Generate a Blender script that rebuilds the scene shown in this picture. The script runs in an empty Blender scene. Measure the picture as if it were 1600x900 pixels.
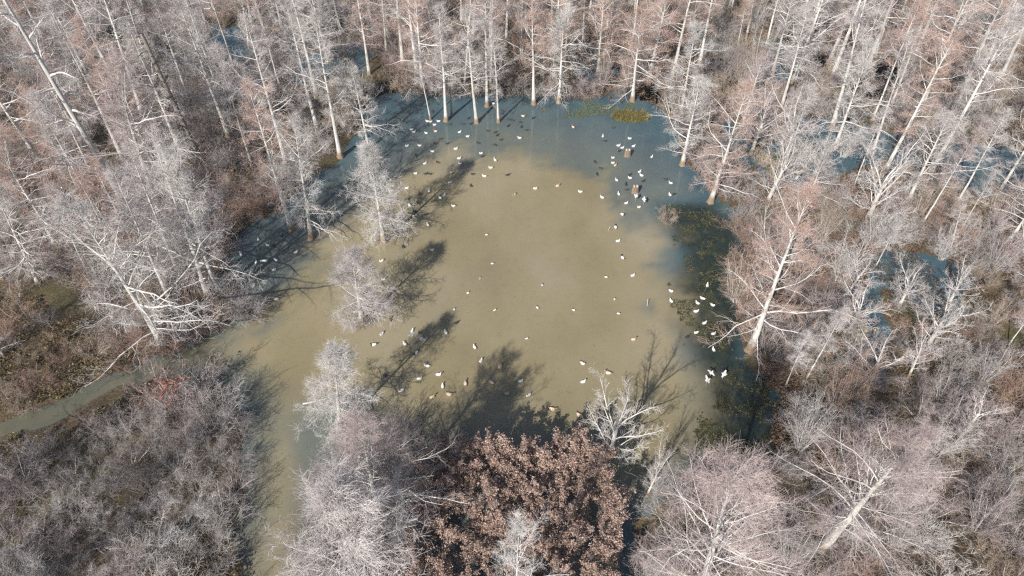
import bpy, math, random
import numpy as np
from mathutils import Vector, Matrix, Euler

random.seed(7)
RNG = np.random.default_rng(7)
scene = bpy.context.scene
C = scene.collection
R = math.radians

# ------------------------------------------------------------------ camera
CAM_H, PITCH, FPX = 28.0, R(44.5), 1081.0      # metres, below the horizon, focal length in photo pixels (1600 wide)
cam_d = bpy.data.cameras.new('camera')
cam_d.sensor_width = 36.0
cam_d.lens = FPX / 1600.0 * 36.0
cam_d.clip_end = 3000.0
cam = bpy.data.objects.new('camera', cam_d)
C.objects.link(cam)
cam.location = (0, 0, CAM_H)
cam.rotation_euler = (math.pi / 2 - PITCH, 0, 0)
scene.camera = cam

# ------------------------------------------------------------------ sky, sun, exposure
SUN_EL = R(35.0)
SUN_AZ = (-0.49, -0.87)                          # horizontal direction towards the sun (behind the camera, to the left)
w = bpy.data.worlds.new('World')
scene.world = w
w.use_nodes = True
nt = w.node_tree
bg = nt.nodes['Background']
sky = nt.nodes.new('ShaderNodeTexSky')
sky.sky_type = 'NISHITA'
sky.sun_disc = False
sky.sun_elevation = SUN_EL
sky.sun_rotation = math.atan2(SUN_AZ[0], SUN_AZ[1])
sky.air_density = 1.0
sky.dust_density = 0.6
nt.links.new(sky.outputs[0], bg.inputs[0])
bg.inputs[1].default_value = 0.072
sun_d = bpy.data.lights.new('sun', 'SUN')
sun_d.energy = 5.0
sun_d.angle = R(0.55)
sun_d.color = (1.0, 0.955, 0.895)
sun = bpy.data.objects.new('sun', sun_d)
C.objects.link(sun)
sv = Vector((SUN_AZ[0] * math.cos(SUN_EL), SUN_AZ[1] * math.cos(SUN_EL), math.sin(SUN_EL))).normalized()
sun.rotation_euler = sv.to_track_quat('Z', 'Y').to_euler()
sun.location = sv * 200
scene.view_settings.view_transform = 'Standard'
scene.view_settings.look = 'None'
scene.view_settings.exposure = 0.52
scene.view_settings.gamma = 1.0
scene.render.engine = 'CYCLES'
scene.cycles.use_denoising = False
scene.cycles.filter_width = 1.3
scene.cycles.max_bounces = 5
scene.cycles.diffuse_bounces = 3
scene.cycles.glossy_bounces = 2

# ------------------------------------------------------------------ helpers
def ray(x, y):
    u, v = (x - 800) / FPX, (450 - y) / FPX
    return np.array([u, math.cos(PITCH) + v * math.sin(PITCH), -math.sin(PITCH) + v * math.cos(PITCH)])

def ground(x, y, z=0.0):
    d = ray(x, y)
    t = (z - CAM_H) / d[2]
    return np.array([d[0] * t, d[1] * t, z])

def pix(p):
    q = np.array(p, float) - np.array([0, 0, CAM_H])
    zc = q[1] * math.cos(PITCH) - q[2] * math.sin(PITCH)
    v = q[1] * math.sin(PITCH) + q[2] * math.cos(PITCH)
    return 800 + FPX * q[0] / zc, 450 - FPX * v / zc

def poly(pts):
    return np.array([ground(*p)[:2] for p in pts])

def sdist(P, pg):
    """signed distance of points (N,2) to a polygon, positive inside"""
    P = np.atleast_2d(P)
    d = np.full(len(P), 1e9)
    ins = np.zeros(len(P), bool)
    n = len(pg)
    for i in range(n):
        a, b = pg[i], pg[(i + 1) % n]
        e = b - a
        t = np.clip(((P - a) @ e) / (e @ e + 1e-12), 0, 1)
        d = np.minimum(d, np.linalg.norm(P - (a + t[:, None] * e), axis=1))
        c = (a[1] > P[:, 1]) != (b[1] > P[:, 1])
        xi = (b[0] - a[0]) * (P[:, 1] - a[1]) / (b[1] - a[1] + 1e-12) + a[0]
        ins ^= c & (P[:, 0] < xi)
    return np.where(ins, d, -d)

_T = np.random.default_rng(3).random((256, 256))
def noise2(P, s, o=0):
    Q = np.atleast_2d(P) / s + 37.3 * (o + 1)
    i = np.floor(Q).astype(int)
    f = Q - i
    f = f * f * (3 - 2 * f)
    g = lambda a, b: _T[(i[:, 0] + a) % 256, (i[:, 1] + b) % 256]
    return (g(0, 0) * (1 - f[:, 0]) + g(1, 0) * f[:, 0]) * (1 - f[:, 1]) + (g(0, 1) * (1 - f[:, 0]) + g(1, 1) * f[:, 0]) * f[:, 1]

def fbm(P, s, o=0):
    return (noise2(P, s, o) * .55 + noise2(P, s / 2.3, o + 1) * .3 + noise2(P, s / 5.1, o + 2) * .15)

def sstep(a, b, x):
    t = np.clip((x - a) / (b - a), 0, 1)
    return t * t * (3 - 2 * t)

def mesh_np(name, V, F, mats, midx=None, smooth=True):
    """V (n,3); F list of int arrays (m,k)"""
    me = bpy.data.meshes.new(name)
    F = [f for f in F if len(f)]
    tot = np.concatenate([np.full(len(f), f.shape[1]) for f in F])
    loops = np.concatenate([f.ravel() for f in F]).astype(np.int32)
    me.vertices.add(len(V))
    me.vertices.foreach_set('co', np.asarray(V, np.float32).ravel())
    me.loops.add(len(loops))
    me.loops.foreach_set('vertex_index', loops)
    me.polygons.add(len(tot))
    st = np.concatenate([[0], np.cumsum(tot)[:-1]]).astype(np.int32)
    me.polygons.foreach_set('loop_start', st)
    me.polygons.foreach_set('loop_total', tot.astype(np.int32))
    for m in mats:
        me.materials.append(m)
    if midx is not None:
        me.polygons.foreach_set('material_index', np.asarray(midx, np.int32))
    me.polygons.foreach_set('use_smooth', np.full(len(tot), smooth))
    me.update(calc_edges=True)
    return me

class Geo:
    """collects vertices and faces with a material index"""
    def __init__(s):
        s.V, s.F, s.M, s.n = [], [], [], 0
    def add(s, V, F, m=0):
        for f in F:
            f = np.asarray(f, int)
            if len(f):
                s.F.append(f + s.n); s.M.append(np.full(len(f), m))
        s.V.append(np.asarray(V, float)); s.n += len(V)
    def mesh(s, name, mats, smooth=True):
        # faces of one size are kept in order with their indices
        return mesh_np(name, np.concatenate(s.V), s.F, mats, np.concatenate(s.M), smooth)

def obj(name, me, parent=None, color=None):
    o = bpy.data.objects.new(name, me)
    C.objects.link(o)
    if parent is not None:
        o.parent = parent
    if color is not None:
        o.color = (*color, 1)
    return o

def tag(o, label=None, cat=None, group=None, kind=None):
    if label: o['label'] = label
    if cat: o['category'] = cat
    if group: o['group'] = group
    if kind: o['kind'] = kind
    return o

def norm(a):
    return a / (np.linalg.norm(a, axis=-1, keepdims=True) + 1e-12)

# ------------------------------------------------------------------ branch growing (all vectorised)
def grow(S, D, L, r0, K, wob, trop=0.0, taper=0.85, rng=RNG):
    """N branches as polylines of K segments"""
    N = len(S)
    pts = np.zeros((N, K + 1, 3)); pts[:, 0] = S
    d = norm(D.copy())
    for k in range(K):
        d = norm(d + rng.normal(0, wob, (N, 3)) + np.array([0, 0, trop]))
        pts[:, k + 1] = pts[:, k] + d * (L / K)[:, None]
    t = np.linspace(0, 1, K + 1)
    rad = r0[:, None] * (1 - taper * t)[None]
    return pts, rad

def tubes(pts, rad, sides):
    N, K1, _ = pts.shape
    d = np.empty_like(pts)
    d[:, 1:-1] = pts[:, 2:] - pts[:, :-2]
    d[:, 0] = pts[:, 1] - pts[:, 0]
    d[:, -1] = pts[:, -1] - pts[:, -2]
    d = norm(d)
    ref = np.where(np.abs(d[..., 2:3]) > .8, np.array([1., 0, 0]), np.array([0, 0, 1.]))
    u = norm(np.cross(d, ref)); v = np.cross(d, u)
    a = np.arange(sides) * 2 * math.pi / sides
    V = pts[:, :, None] + rad[:, :, None, None] * (u[:, :, None] * np.cos(a)[:, None] + v[:, :, None] * np.sin(a)[:, None])
    idx = np.arange(N * K1 * sides).reshape(N, K1, sides)
    A = idx[:, :-1]; B = idx[:, 1:]
    F = np.stack([A, np.roll(A, -1, 2), np.roll(B, -1, 2), B], -1).reshape(-1, 4)
    return V.reshape(-1, 3), F

def along(pts, rad, n, t0, t1, rng=RNG):
    """n random start points on each branch: position, direction, radius, t, owner"""
    N, K1, _ = pts.shape
    K = K1 - 1
    t = (t0 + (t1 - t0) * (np.arange(n)[None] + rng.random((N, n))) / n)
    i = np.minimum((t * K).astype(int), K - 1)
    f = t * K - i
    ow = np.repeat(np.arange(N)[:, None], n, 1)
    P = pts[ow, i] * (1 - f[..., None]) + pts[ow, i + 1] * f[..., None]
    D = norm(pts[ow, i + 1] - pts[ow, i])
    Rr = rad[ow, i] * (1 - f) + rad[ow, i + 1] * f
    return P.reshape(-1, 3), D.reshape(-1, 3), Rr.ravel(), t.ravel(), ow.ravel()

def side_dir(D, ang, rng=RNG, flat=0.0):
    """directions that leave D at angle ang; flat keeps them near the horizontal plane"""
    N = len(D)
    q = rng.normal(0, 1, (N, 3))
    q[:, 2] *= (1 - flat)
    q = norm(q - D * (q * D).sum(1, keepdims=True))
    a = ang + rng.normal(0, .18, N)
    return norm(D * np.cos(a)[:, None] + q * np.sin(a)[:, None])

# ------------------------------------------------------------------ materials
def mat(name, rough=0.85, spec=0.2):
    m = bpy.data.materials.new(name)
    m.use_nodes = True
    b = m.node_tree.nodes['Principled BSDF']
    b.inputs['Roughness'].default_value = rough
    b.inputs['Specular IOR Level'].default_value = spec
    return m, m.node_tree, b

def N_(t, typ, **kw):
    n = t.nodes.new(typ)
    for k, v in kw.items():
        setattr(n, k, v)
    return n

def mixc(t, fac, a, b, mode='MIX'):
    n = N_(t, 'ShaderNodeMix', data_type='RGBA', blend_type=mode)
    for sock, v in ((0, fac), (6, a), (7, b)):
        if hasattr(v, 'is_output'):
            t.links.new(v, n.inputs[sock])
        elif isinstance(v, (int, float)):
            n.inputs[sock].default_value = v
        else:
            n.inputs[sock].default_value = (*v, 1)
    return n.outputs[2]

def noise_out(t, scale, detail=4, coord='Object', vec=None, rough=.55):
    tc = N_(t, 'ShaderNodeTexCoord')
    n = N_(t, 'ShaderNodeTexNoise')
    n.inputs['Scale'].default_value = scale
    n.inputs['Detail'].default_value = detail
    n.inputs['Roughness'].default_value = rough
    if vec is not None:
        mp = N_(t, 'ShaderNodeMapping')
        mp.inputs['Scale'].default_value = vec
        t.links.new(tc.outputs[coord], mp.inputs[0]); t.links.new(mp.outputs[0], n.inputs[0])
    else:
        t.links.new(tc.outputs[coord], n.inputs[0])
    return n.outputs[0]

def ramp(t, src, stops):
    n = N_(t, 'ShaderNodeValToRGB')
    e = n.color_ramp.elements
    while len(e) < len(stops):
        e.new(.5)
    for x, (p, c) in zip(e, stops):
        x.position = p
        x.color = (*c, 1) if not isinstance(c, (int, float)) else (c, c, c, 1)
    t.links.new(src, n.inputs[0])
    return n.outputs[0]

def bump(t, b, src, strength, dist=.02):
    n = N_(t, 'ShaderNodeBump')
    n.inputs['Strength'].default_value = strength
    n.inputs['Distance'].default_value = dist
    t.links.new(src, n.inputs['Height'])
    t.links.new(n.outputs[0], b.inputs['Normal'])

MAT = {}
# bark: own colour of each trunk (object colour), streaked, with the brown waterline stain at the foot
m, t, b = mat('bark'); MAT['bark'] = m
oi = N_(t, 'ShaderNodeObjectInfo')
streak = noise_out(t, 3.0, 5, vec=(5, 5, .5))
c = mixc(t, 1.0, oi.outputs['Color'], ramp(t, streak, [(.3, .55), (.5, .95), (.75, 1.2)]), 'MULTIPLY')
tc = N_(t, 'ShaderNodeTexCoord'); sx = N_(t, 'ShaderNodeSeparateXYZ'); t.links.new(tc.outputs['Object'], sx.inputs[0])
ad = N_(t, 'ShaderNodeMath', operation='ADD'); t.links.new(sx.outputs[2], ad.inputs[0])
sc_ = N_(t, 'ShaderNodeMath', operation='MULTIPLY'); t.links.new(streak, sc_.inputs[0]); sc_.inputs[1].default_value = -.9
t.links.new(sc_.outputs[0], ad.inputs[1])
st = ramp(t, ad.outputs[0], [(.0, 1.0), (.35, .0)])
c = mixc(t, st, c, mixc(t, streak, (.13, .085, .05), (.36, .27, .185)))
t.links.new(c, b.inputs['Base Color'])
bump(t, b, streak, .6, .05)
# limbs: the pale bark of the branches
m, t, b = mat('limb_bark'); MAT['limb'] = m
c = ramp(t, noise_out(t, 2.2, 4), [(.3, (.38, .355, .33)), (.5, (.60, .575, .545)), (.8, (.74, .72, .69))])
t.links.new(c, b.inputs['Base Color'])
# dark limbs
m, t, b = mat('dark_limb_bark'); MAT['dlimb'] = m
c = ramp(t, noise_out(t, 2.2, 4), [(.3, (.12, .10, .09)), (.7, (.30, .27, .24))])
t.links.new(c, b.inputs['Base Color'])
# twigs: own tint of each crown (object colour)
m, t, b = mat('twig'); MAT['twig'] = m
oi = N_(t, 'ShaderNodeObjectInfo')
c = mixc(t, 1.0, oi.outputs['Color'], ramp(t, noise_out(t, 1.3, 3), [(.3, .72), (.7, 1.25)]), 'MULTIPLY')
t.links.new(c, b.inputs['Base Color'])
def leaf_mat(key, stops, tr=.25):
    m, t, b = mat(key + '_leaf', .6, .3); MAT[key] = m
    g = N_(t, 'ShaderNodeNewGeometry')
    c = ramp(t, g.outputs['Random Per Island'], stops)
    t.links.new(c, b.inputs['Base Color'])
    tl = N_(t, 'ShaderNodeBsdfTranslucent'); t.links.new(c, tl.inputs[0])
    mx = N_(t, 'ShaderNodeMixShader'); mx.inputs[0].default_value = tr
    t.links.new(b.outputs[0], mx.inputs[1]); t.links.new(tl.outputs[0], mx.inputs[2])
    t.links.new(mx.outputs[0], t.nodes['Material Output'].inputs[0])
leaf_mat('oak', [(0, (.20, .135, .11)), (.35, (.38, .26, .205)), (.75, (.52, .38, .31)), (1, (.66, .54, .475))])
leaf_mat('cover', [(0, (.06, .05, .025)), (.3, (.13, .095, .045)), (.55, (.22, .135, .065)), (.75, (.12, .125, .045)), (1, (.34, .25, .13))])
leaf_mat('litter', [(0, (.06, .04, .025)), (.4, (.14, .085, .05)), (.8, (.24, .15, .09)), (1, (.30, .22, .14))])
leaf_mat('weed', [(0, (.025, .03, .014)), (.4, (.055, .065, .027)), (.75, (.105, .10, .045)), (1, (.19, .145, .075))])
leaf_mat('redleaf', [(0, (.22, .08, .055)), (.6, (.38, .16, .115)), (1, (.46, .25, .18))])
leaf_mat('yellowleaf', [(0, (.55, .40, .03)), (1, (.70, .58, .10))])
leaf_mat('sedge', [(0, (.16, .15, .03)), (.5, (.34, .30, .06)), (1, (.48, .40, .14))])
leaf_mat('algae', [(0, (.08, .10, .04)), (.5, (.14, .165, .06)), (1, (.22, .21, .10))])
def flat_mat(key, col, rough=.6, var=.25, scale=12):
    m, t, b = mat(key, rough, .3); MAT[key] = m
    c = mixc(t, 1.0, col, ramp(t, noise_out(t, scale, 3), [(.3, 1 - var), (.7, 1 + var)]), 'MULTIPLY')
    t.links.new(c, b.inputs['Base Color'])
flat_mat('white_feather', (.66, .645, .62), .6, .2)
flat_mat('dark_feather', (.035, .035, .035), .5, .3)
flat_mat('grey_feather', (.20, .19, .18), .6, .3)
flat_mat('brown_feather', (.30, .19, .12), .65, .4)
flat_mat('tan_feather', (.55, .44, .33), .65, .25)
flat_mat('green_head', (.02, .05, .03), .35, .2)
flat_mat('bill', (.45, .33, .06), .4, .1)
flat_mat('pole_metal', (.45, .38, .30), .5, .1)
flat_mat('rope', (.18, .15, .11), .8, .1)
flat_mat('stump_wood', (.20, .15, .11), .85, .45, 9)
flat_mat('stump_top', (.42, .355, .28), .85, .35, 9)

# ------------------------------------------------------------------ outlines measured on the ground
POND = poly([(366, 960), (382, 800), (394, 700), (376, 640), (335, 588), (262, 590), (190, 606), (100, 646), (-60, 704), (-60, 682), (90, 629), (190, 582),
             (262, 556), (330, 516), (396, 490), (372, 462), (345, 425), (348, 385), (395, 345), (440, 335), (500, 275), (535, 248), (560, 225), (585, 180),
             (600, 158), (640, 150), (700, 158), (760, 152), (820, 158), (880, 160), (950, 156), (1005, 165), (1040, 185), (1062, 225), (1072, 262), (1105, 312),
             (1140, 340), (1152, 400), (1142, 440), (1152, 500), (1166, 560), (1200, 590), (1215, 640), (1205, 705), (1110, 725), (1050, 770), (1000, 790),
             (975, 820), (970, 960)])
ISLE = poly([(490, 800), (520, 740), (600, 715), (645, 770), (655, 960), (500, 960)])
MUD = poly([(330, 548), (400, 505), (440, 478), (480, 420), (545, 350), (620, 300), (665, 262), (740, 244), (800, 234), (880, 248), (930, 272), (985, 318),
            (1030, 370), (1042, 430), (1040, 480), (1062, 520), (1085, 570), (1095, 640), (1075, 700), (1010, 760), (960, 760), (930, 700), (650, 690),
            (560, 640), (478, 650), (470, 760), (478, 960), (384, 960), (398, 800), (410, 700), (414, 625), (350, 565)])
WEED = poly([(1030, 320), (1110, 318), (1145, 345), (1150, 440), (1160, 560), (1205, 600), (1215, 700), (1120, 725), (1085, 690), (1100, 620), (1075, 545), (1045, 480), (1070, 400), (1045, 350)])
POOLS = [poly(p) for p in (
    [(310, 40), (380, 42), (410, 75), (385, 100), (330, 75)], [(548, 70), (572, 75), (572, 115), (552, 108)],
    [(1205, 170), (1290, 190), (1420, 215), (1450, 265), (1330, 250), (1290, 290), (1210, 285), (1190, 235)],
    [(1355, 395), (1440, 395), (1510, 420), (1500, 490), (1440, 470), (1370, 440)], [(1330, 450), (1375, 460), (1375, 560), (1345, 560)],
    [(900, 60), (940, 70), (935, 120), (905, 130)], [(1450, 225), (1620, 240), (1640, 320), (1500, 300)], [(1180, 60), (1250, 80), (1240, 130), (1190, 120)], [(1130, 190), (1170, 190), (1180, 250), (1140, 250)], [(480, 80), (545, 100), (530, 140), (470, 120)])]

LEFTC = poly([(-150, 470), (60, 475), (150, 520), (215, 560), (185, 585), (90, 632), (-150, 700)])
def pond_d(P):
    return np.minimum(sdist(P, POND), -sdist(P, ISLE))

def pool_d(P):
    return np.max([sdist(P, q) for q in POOLS], axis=0)

def wet(P):
    return np.maximum(pond_d(P), pool_d(P))

# ------------------------------------------------------------------ the ground and the water
def sheet(name, x0, x1, y0, y1, step, zf, mats, far=700.0):
    xs = np.concatenate([[-far, -far / 3], np.arange(x0, x1 + .01, step), [far / 3, far]])
    ys = np.concatenate([[-far, -far / 3], np.arange(y0, y1 + .01, step), [far / 3, far]])
    X, Y = np.meshgrid(xs, ys)
    P = np.stack([X.ravel(), Y.ravel()], 1)
    Z = zf(P)
    idx = np.arange(len(P)).reshape(len(ys), len(xs))
    F = np.stack([idx[:-1, :-1], idx[:-1, 1:], idx[1:, 1:], idx[1:, :-1]], -1).reshape(-1, 4)
    return mesh_np(name, np.column_stack([P, Z]), [F], mats), P

def land_z(P):
    d = wet(P) + (fbm(P, 2.2, 3) - .5) * 1.5
    n = fbm(P, 5.0, 9)
    hill = .02 + .30 * sstep(.35, .75, n) + .05 * noise2(P, .7, 5)
    far = sstep(42, 60, P[:, 1])
    hill = hill - .07 * far - .05
    hill = np.where(hill > -0.015, np.maximum(hill, .012), hill)
    hill = np.maximum(hill, .16 * sstep(-.5, .8, sdist(P, LEFTC)))
    return np.where(d > 0, -.05 - .5 * sstep(0, 2.5, d), hill * sstep(0, .7, -d) + .0 - .03 * (1 - sstep(0, .7, -d)))

m, t, b = mat('swamp_soil', .95, .1)
c1 = ramp(t, noise_out(t, .55, 6), [(.3, (.045, .038, .026)), (.5, (.10, .075, .048)), (.7, (.15, .11, .07))])
c2 = ramp(t, noise_out(t, 7.0, 6), [(.3, .5), (.7, 1.4)])
c = mixc(t, 1.0, c1, c2, 'MULTIPLY')
g = ramp(t, noise_out(t, .21, 5), [(.52, .0), (.66, .6)])
c = mixc(t, g, c, (.07, .075, .025))
t.links.new(c, b.inputs['Base Color'])
bump(t, b, noise_out(t, 9.0, 5), .9, .08)
me, P = sheet('ground', -66, 66, -6, 84, .6, land_z, [m])
tag(obj('ground', me), 'dark leaf-littered swamp ground under the thickets', None, None, 'structure')

m, t, b = mat('swamp_water', .04, .5)
b.inputs['IOR'].default_value = 1.333
at = N_(t, 'ShaderNodeAttribute', attribute_name='silt')
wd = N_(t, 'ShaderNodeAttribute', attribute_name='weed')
clear_sky_tint = ramp(t, noise_out(t, .35, 5), [(.3, (.036, .074, .098)), (.55, (.056, .102, .122)), (.75, (.09, .115, .10))])  # blue of the reflected sky put into the clear water's base colour
clear_sky_tint = mixc(t, wd.outputs['Fac'], clear_sky_tint, ramp(t, noise_out(t, 1.6, 6, rough=.7), [(.35, (.010, .018, .022)), (.55, (.022, .032, .024)), (.7, (.06, .062, .028))]))
silt = ramp(t, noise_out(t, .16, 5, vec=(1, .6, 1)), [(.3, (.205, .168, .090)), (.5, (.252, .212, .128)), (.7, (.288, .248, .170))])
bed = ramp(t, noise_out(t, 2.6, 6, rough=.75), [(.3, .80), (.42, 1.0), (.8, 1.04)])
silt = mixc(t, 1.0, silt, bed, 'MULTIPLY')
c = mixc(t, at.outputs['Fac'], clear_sky_tint, silt)
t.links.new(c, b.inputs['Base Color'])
bump(t, b, noise_out(t, 2.2, 4), .05, .02)
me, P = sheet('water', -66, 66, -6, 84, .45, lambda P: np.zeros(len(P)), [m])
Pw = P + 4.0 * np.column_stack([fbm(P, 3.2, 60) - .5, fbm(P, 3.2, 70) - .5]) * np.array([1.6, 1.0])
wob = (fbm(Pw, 4.2, 21) - .5) * 6.0 + (fbm(Pw * np.array([1, 1.8]), 1.3, 25) - .5) * 2.6
wob = wob * (.3 + .7 * sstep(20, 30, P[:, 1]))
silt_v = sstep(-2.2, 2.0, sdist(P, MUD) + wob + .2) * (.86 + .28 * fbm(P, 3.5, 30))
fade = sstep(-9, 1.0, sdist(P, MUD)) * .38 * sstep(-.3, .8, pond_d(P)) * (1 - sstep(-1.5, .3, sdist(P, WEED)))
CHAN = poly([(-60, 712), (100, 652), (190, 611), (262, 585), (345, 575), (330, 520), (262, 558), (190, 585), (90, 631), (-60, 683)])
silt_v = np.maximum(silt_v, .4 * sstep(-1.0, .4, sdist(P, CHAN) + wob * .15))
silt_v = np.clip(np.maximum(silt_v, fade), 0, 1)
at_ = me.attributes.new('silt', 'FLOAT', 'POINT'); at_.data.foreach_set('value', silt_v.astype(np.float32))
at_ = me.attributes.new('weed', 'FLOAT', 'POINT'); at_.data.foreach_set('value', np.maximum(sstep(-1.0, .6, sdist(P, WEED) + wob * .35), .75 * sstep(-1.0, .4, sdist(P, CHAN))).astype(np.float32))  # weed tone also laid over the channel to darken its water
tag(obj('water', me), 'murky brown pond water clearing to a painted sky-reflection blue at the far shore', None, None, 'structure')

# ------------------------------------------------------------------ trees
def trunk_geo(g, h, r, lean_wob, sides=12, butt=2.2, K=12, m=0, top=.12, rng=RNG, start=(0, 0, -.35), flute=.28):
    z = np.concatenate([[0, .015, .03, .05, .07, .10], np.linspace(.15, 1, K)])
    off = np.cumsum(rng.normal(0, lean_wob * h / K, (len(z), 2)), 0) * np.minimum(1, z * 3)[:, None]
    pts = np.column_stack([off[:, 0], off[:, 1], z * (h - start[2]) + start[2]])
    rad = r * ((1 - z) * (1 - top) + top) * (1 + (butt - 1) * np.exp(-z * h / .8) + .6 * (butt - 1) * np.exp(-z * h / .25))
    a = np.arange(sides) * 2 * math.pi / sides
    fl = 1 + flute * np.exp(-z * h / .6)[:, None] * np.cos(5 * a + rng.random() * 6)[None]
    V = np.zeros((len(z), sides, 3))
    V[..., 0] = pts[:, None, 0] + rad[:, None] * fl * np.cos(a)
    V[..., 1] = pts[:, None, 1] + rad[:, None] * fl * np.sin(a)
    V[..., 2] = pts[:, None, 2]
    idx = np.arange(len(z) * sides).reshape(len(z), sides)
    A, B = idx[:-1], idx[1:]
    g.add(V.reshape(-1, 3), [np.stack([A, np.roll(A, -1, 1), np.roll(B, -1, 1), B], -1).reshape(-1, 4)], m)
    return pts, rad

def at_height(pts, rad, z):
    return (np.stack([np.interp(z, pts[:, 2], pts[:, k]) for k in range(3)], 1), np.interp(z, pts[:, 2], rad))

def twiggery(g, pts, rad, n2, n3, n4, len2, len3, len4, rt, seed, trop=.03, flat=.3, lim_m=0, tw_m=1, a2=.85):
    """secondary branches, twigs and fine twigs on the given primary branches"""
    rng = np.random.default_rng(seed)
    Lp = np.linalg.norm(np.diff(pts, axis=1), axis=2).sum(1)
    P, D, Rr, t, ow = along(pts, rad, n2, .15, 1.0, rng)
    L = len2 * Lp[ow] * (1.15 - .65 * t) * rng.uniform(.6, 1.3, len(P))
    p2, r2 = grow(P, side_dir(D, a2, rng, flat), L, np.maximum(Rr * .55, rt * 1.6), 4, .16, trop, .8, rng)
    g.add(*[x if i == 0 else [x] for i, x in enumerate(tubes(p2, r2, 3))], lim_m)
    P, D, Rr, t, ow = along(p2, r2, n3, .1, 1.0, rng)
    L = len3 * rng.uniform(.5, 1.4, len(P))
    p3, r3 = grow(P, side_dir(D, .75, rng, flat * .6), L, np.full(len(P), rt * 1.25), 2, .15, trop, .6, rng)
    g.add(*[x if i == 0 else [x] for i, x in enumerate(tubes(p3, r3, 3))], tw_m)
    if n4:
        P, D, Rr, t, ow = along(p3, r3, n4, .2, 1.0, rng)
        L = len4 * rng.uniform(.5, 1.4, len(P))
        p4, r4 = grow(P, side_dir(D, .7, rng, 0), L, np.full(len(P), rt), 1, .1, trop, .6, rng)
        g.add(*[x if i == 0 else [x] for i, x in enumerate(tubes(p4, r4, 3))], tw_m)

def make_tree(kind, seed):
    """returns (nominal height, trunk mesh, crown mesh)"""
    rng = np.random.default_rng(seed)
    T, G = Geo(), Geo()
    K = dict(
        tall=dict(h=12, r=.17, n=40, lo=.30, rad=2.5, e0=-2, e1=55, n2=9, n3=6, n4=2, rt=.0040, butt=2.1),
        pole=dict(h=10, r=.085, n=30, lo=.45, rad=1.35, e0=10, e1=60, n2=8, n3=6, n4=2, rt=.0038, butt=2.0),
        mid=dict(h=8.5, r=.15, n=48, lo=.14, rad=2.7, e0=-8, e1=60, n2=9, n3=6, n4=2, rt=.0040, butt=2.4),
        islet=dict(h=6.6, r=.13, n=60, lo=.09, rad=2.15, e0=-12, e1=65, n2=10, n3=8, n4=2, rt=.0044, butt=2.6),
        big=dict(h=9.5, r=.18, n=62, lo=.22, rad=3.1, e0=5, e1=62, n2=11, n3=8, n4=2, rt=.0031, butt=1.6),
    )[kind]
    h = K['h']
    pts, rad = trunk_geo(T, h, K['r'], .012 if kind != 'pole' else .02, butt=K['butt'], rng=rng, top=.07)
    n = K['n']
    f = K['lo'] + (1 - K['lo']) * (np.arange(n) + rng.random(n)) / n
    S, rr = at_height(pts, rad, f * h)
    u = (f - K['lo']) / (1 - K['lo'])
    prof = np.minimum(1, .6 + 1.6 * u) * (1 - u ** 1.6) ** .62 + .14
    a0, a1 = rng.random(2) * 6.28
    az = np.arange(n) * 2.39996 + rng.normal(0, .8, n)
    side = 1 + .28 * np.cos(az - a0 - 5 * u) + .18 * np.cos(2 * az - a1 + 9 * u)
    if kind in ('islet', 'big'):
        L = K['rad'] * prof * (1 + .4 * (side - 1)) * rng.uniform(.68, 1.08, n)
    else:
        L = K['rad'] * prof * side * rng.choice([.45, .7, .9, 1.05, 1.25], n) * rng.uniform(.85, 1.1, n)
    el = np.radians(K['e0'] + (K['e1'] - K['e0']) * u ** 1.25 + rng.normal(0, 9, n))
    D = np.stack([np.cos(az) * np.cos(el), np.sin(az) * np.cos(el), np.sin(el)], 1)
    r0 = np.clip((.006 + .0075 * L) if kind in ('islet', 'big') else (.008 + .010 * L), .006, rr * .6 + .004)
    p1, r1 = grow(S, D, L, r0, 6, .16, .02, .8, rng)
    G.add(*[x if i == 0 else [x] for i, x in enumerate(tubes(p1, r1, 5))], 0)
    twiggery(G, p1, r1, K['n2'], K['n3'], K['n4'], .34, .34, .22, K['rt'], seed + 100)
    return h, T.mesh(kind + '_trunk', [MAT['bark']]), G.mesh(kind + '_crown', [MAT['limb'], MAT['twig']])

def make_forked(seed, h=6.2):
    """pale tree whose trunk divides low down into long rising limbs"""
    rng = np.random.default_rng(seed)
    T, G = Geo(), Geo()
    pts, rad = trunk_geo(T, h * .5, .15, .008, butt=1.3, rng=rng, top=.6, flute=.08)
    n = 15
    f = .30 + .70 * np.arange(n) / (n - 1)
    S, rr = at_height(pts, rad, f * h * .5)
    az = np.arange(n) * 2.4 + rng.normal(0, .3, n)
    el = np.radians(np.linspace(22, 72, n) + rng.normal(0, 7, n))
    D = np.stack([np.cos(az) * np.cos(el), np.sin(az) * np.cos(el), np.sin(el)], 1)
    L = np.linspace(1.9, 3.2, n) * rng.uniform(.8, 1.15, n)
    p1, r1 = grow(S, D, L, np.linspace(.026, .052, n), 7, .12, .03, .85, rng)
    G.add(*[x if i == 0 else [x] for i, x in enumerate(tubes(p1, r1, 6))], 0)
    twiggery(G, p1, r1, 10, 6, 2, .30, .26, .16, .0055, seed + 5, .05, .1, a2=.75)
    return h, T.mesh('forked_trunk', [MAT['bark']]), G.mesh('forked_crown', [MAT['limb'], MAT['twig']])

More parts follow.
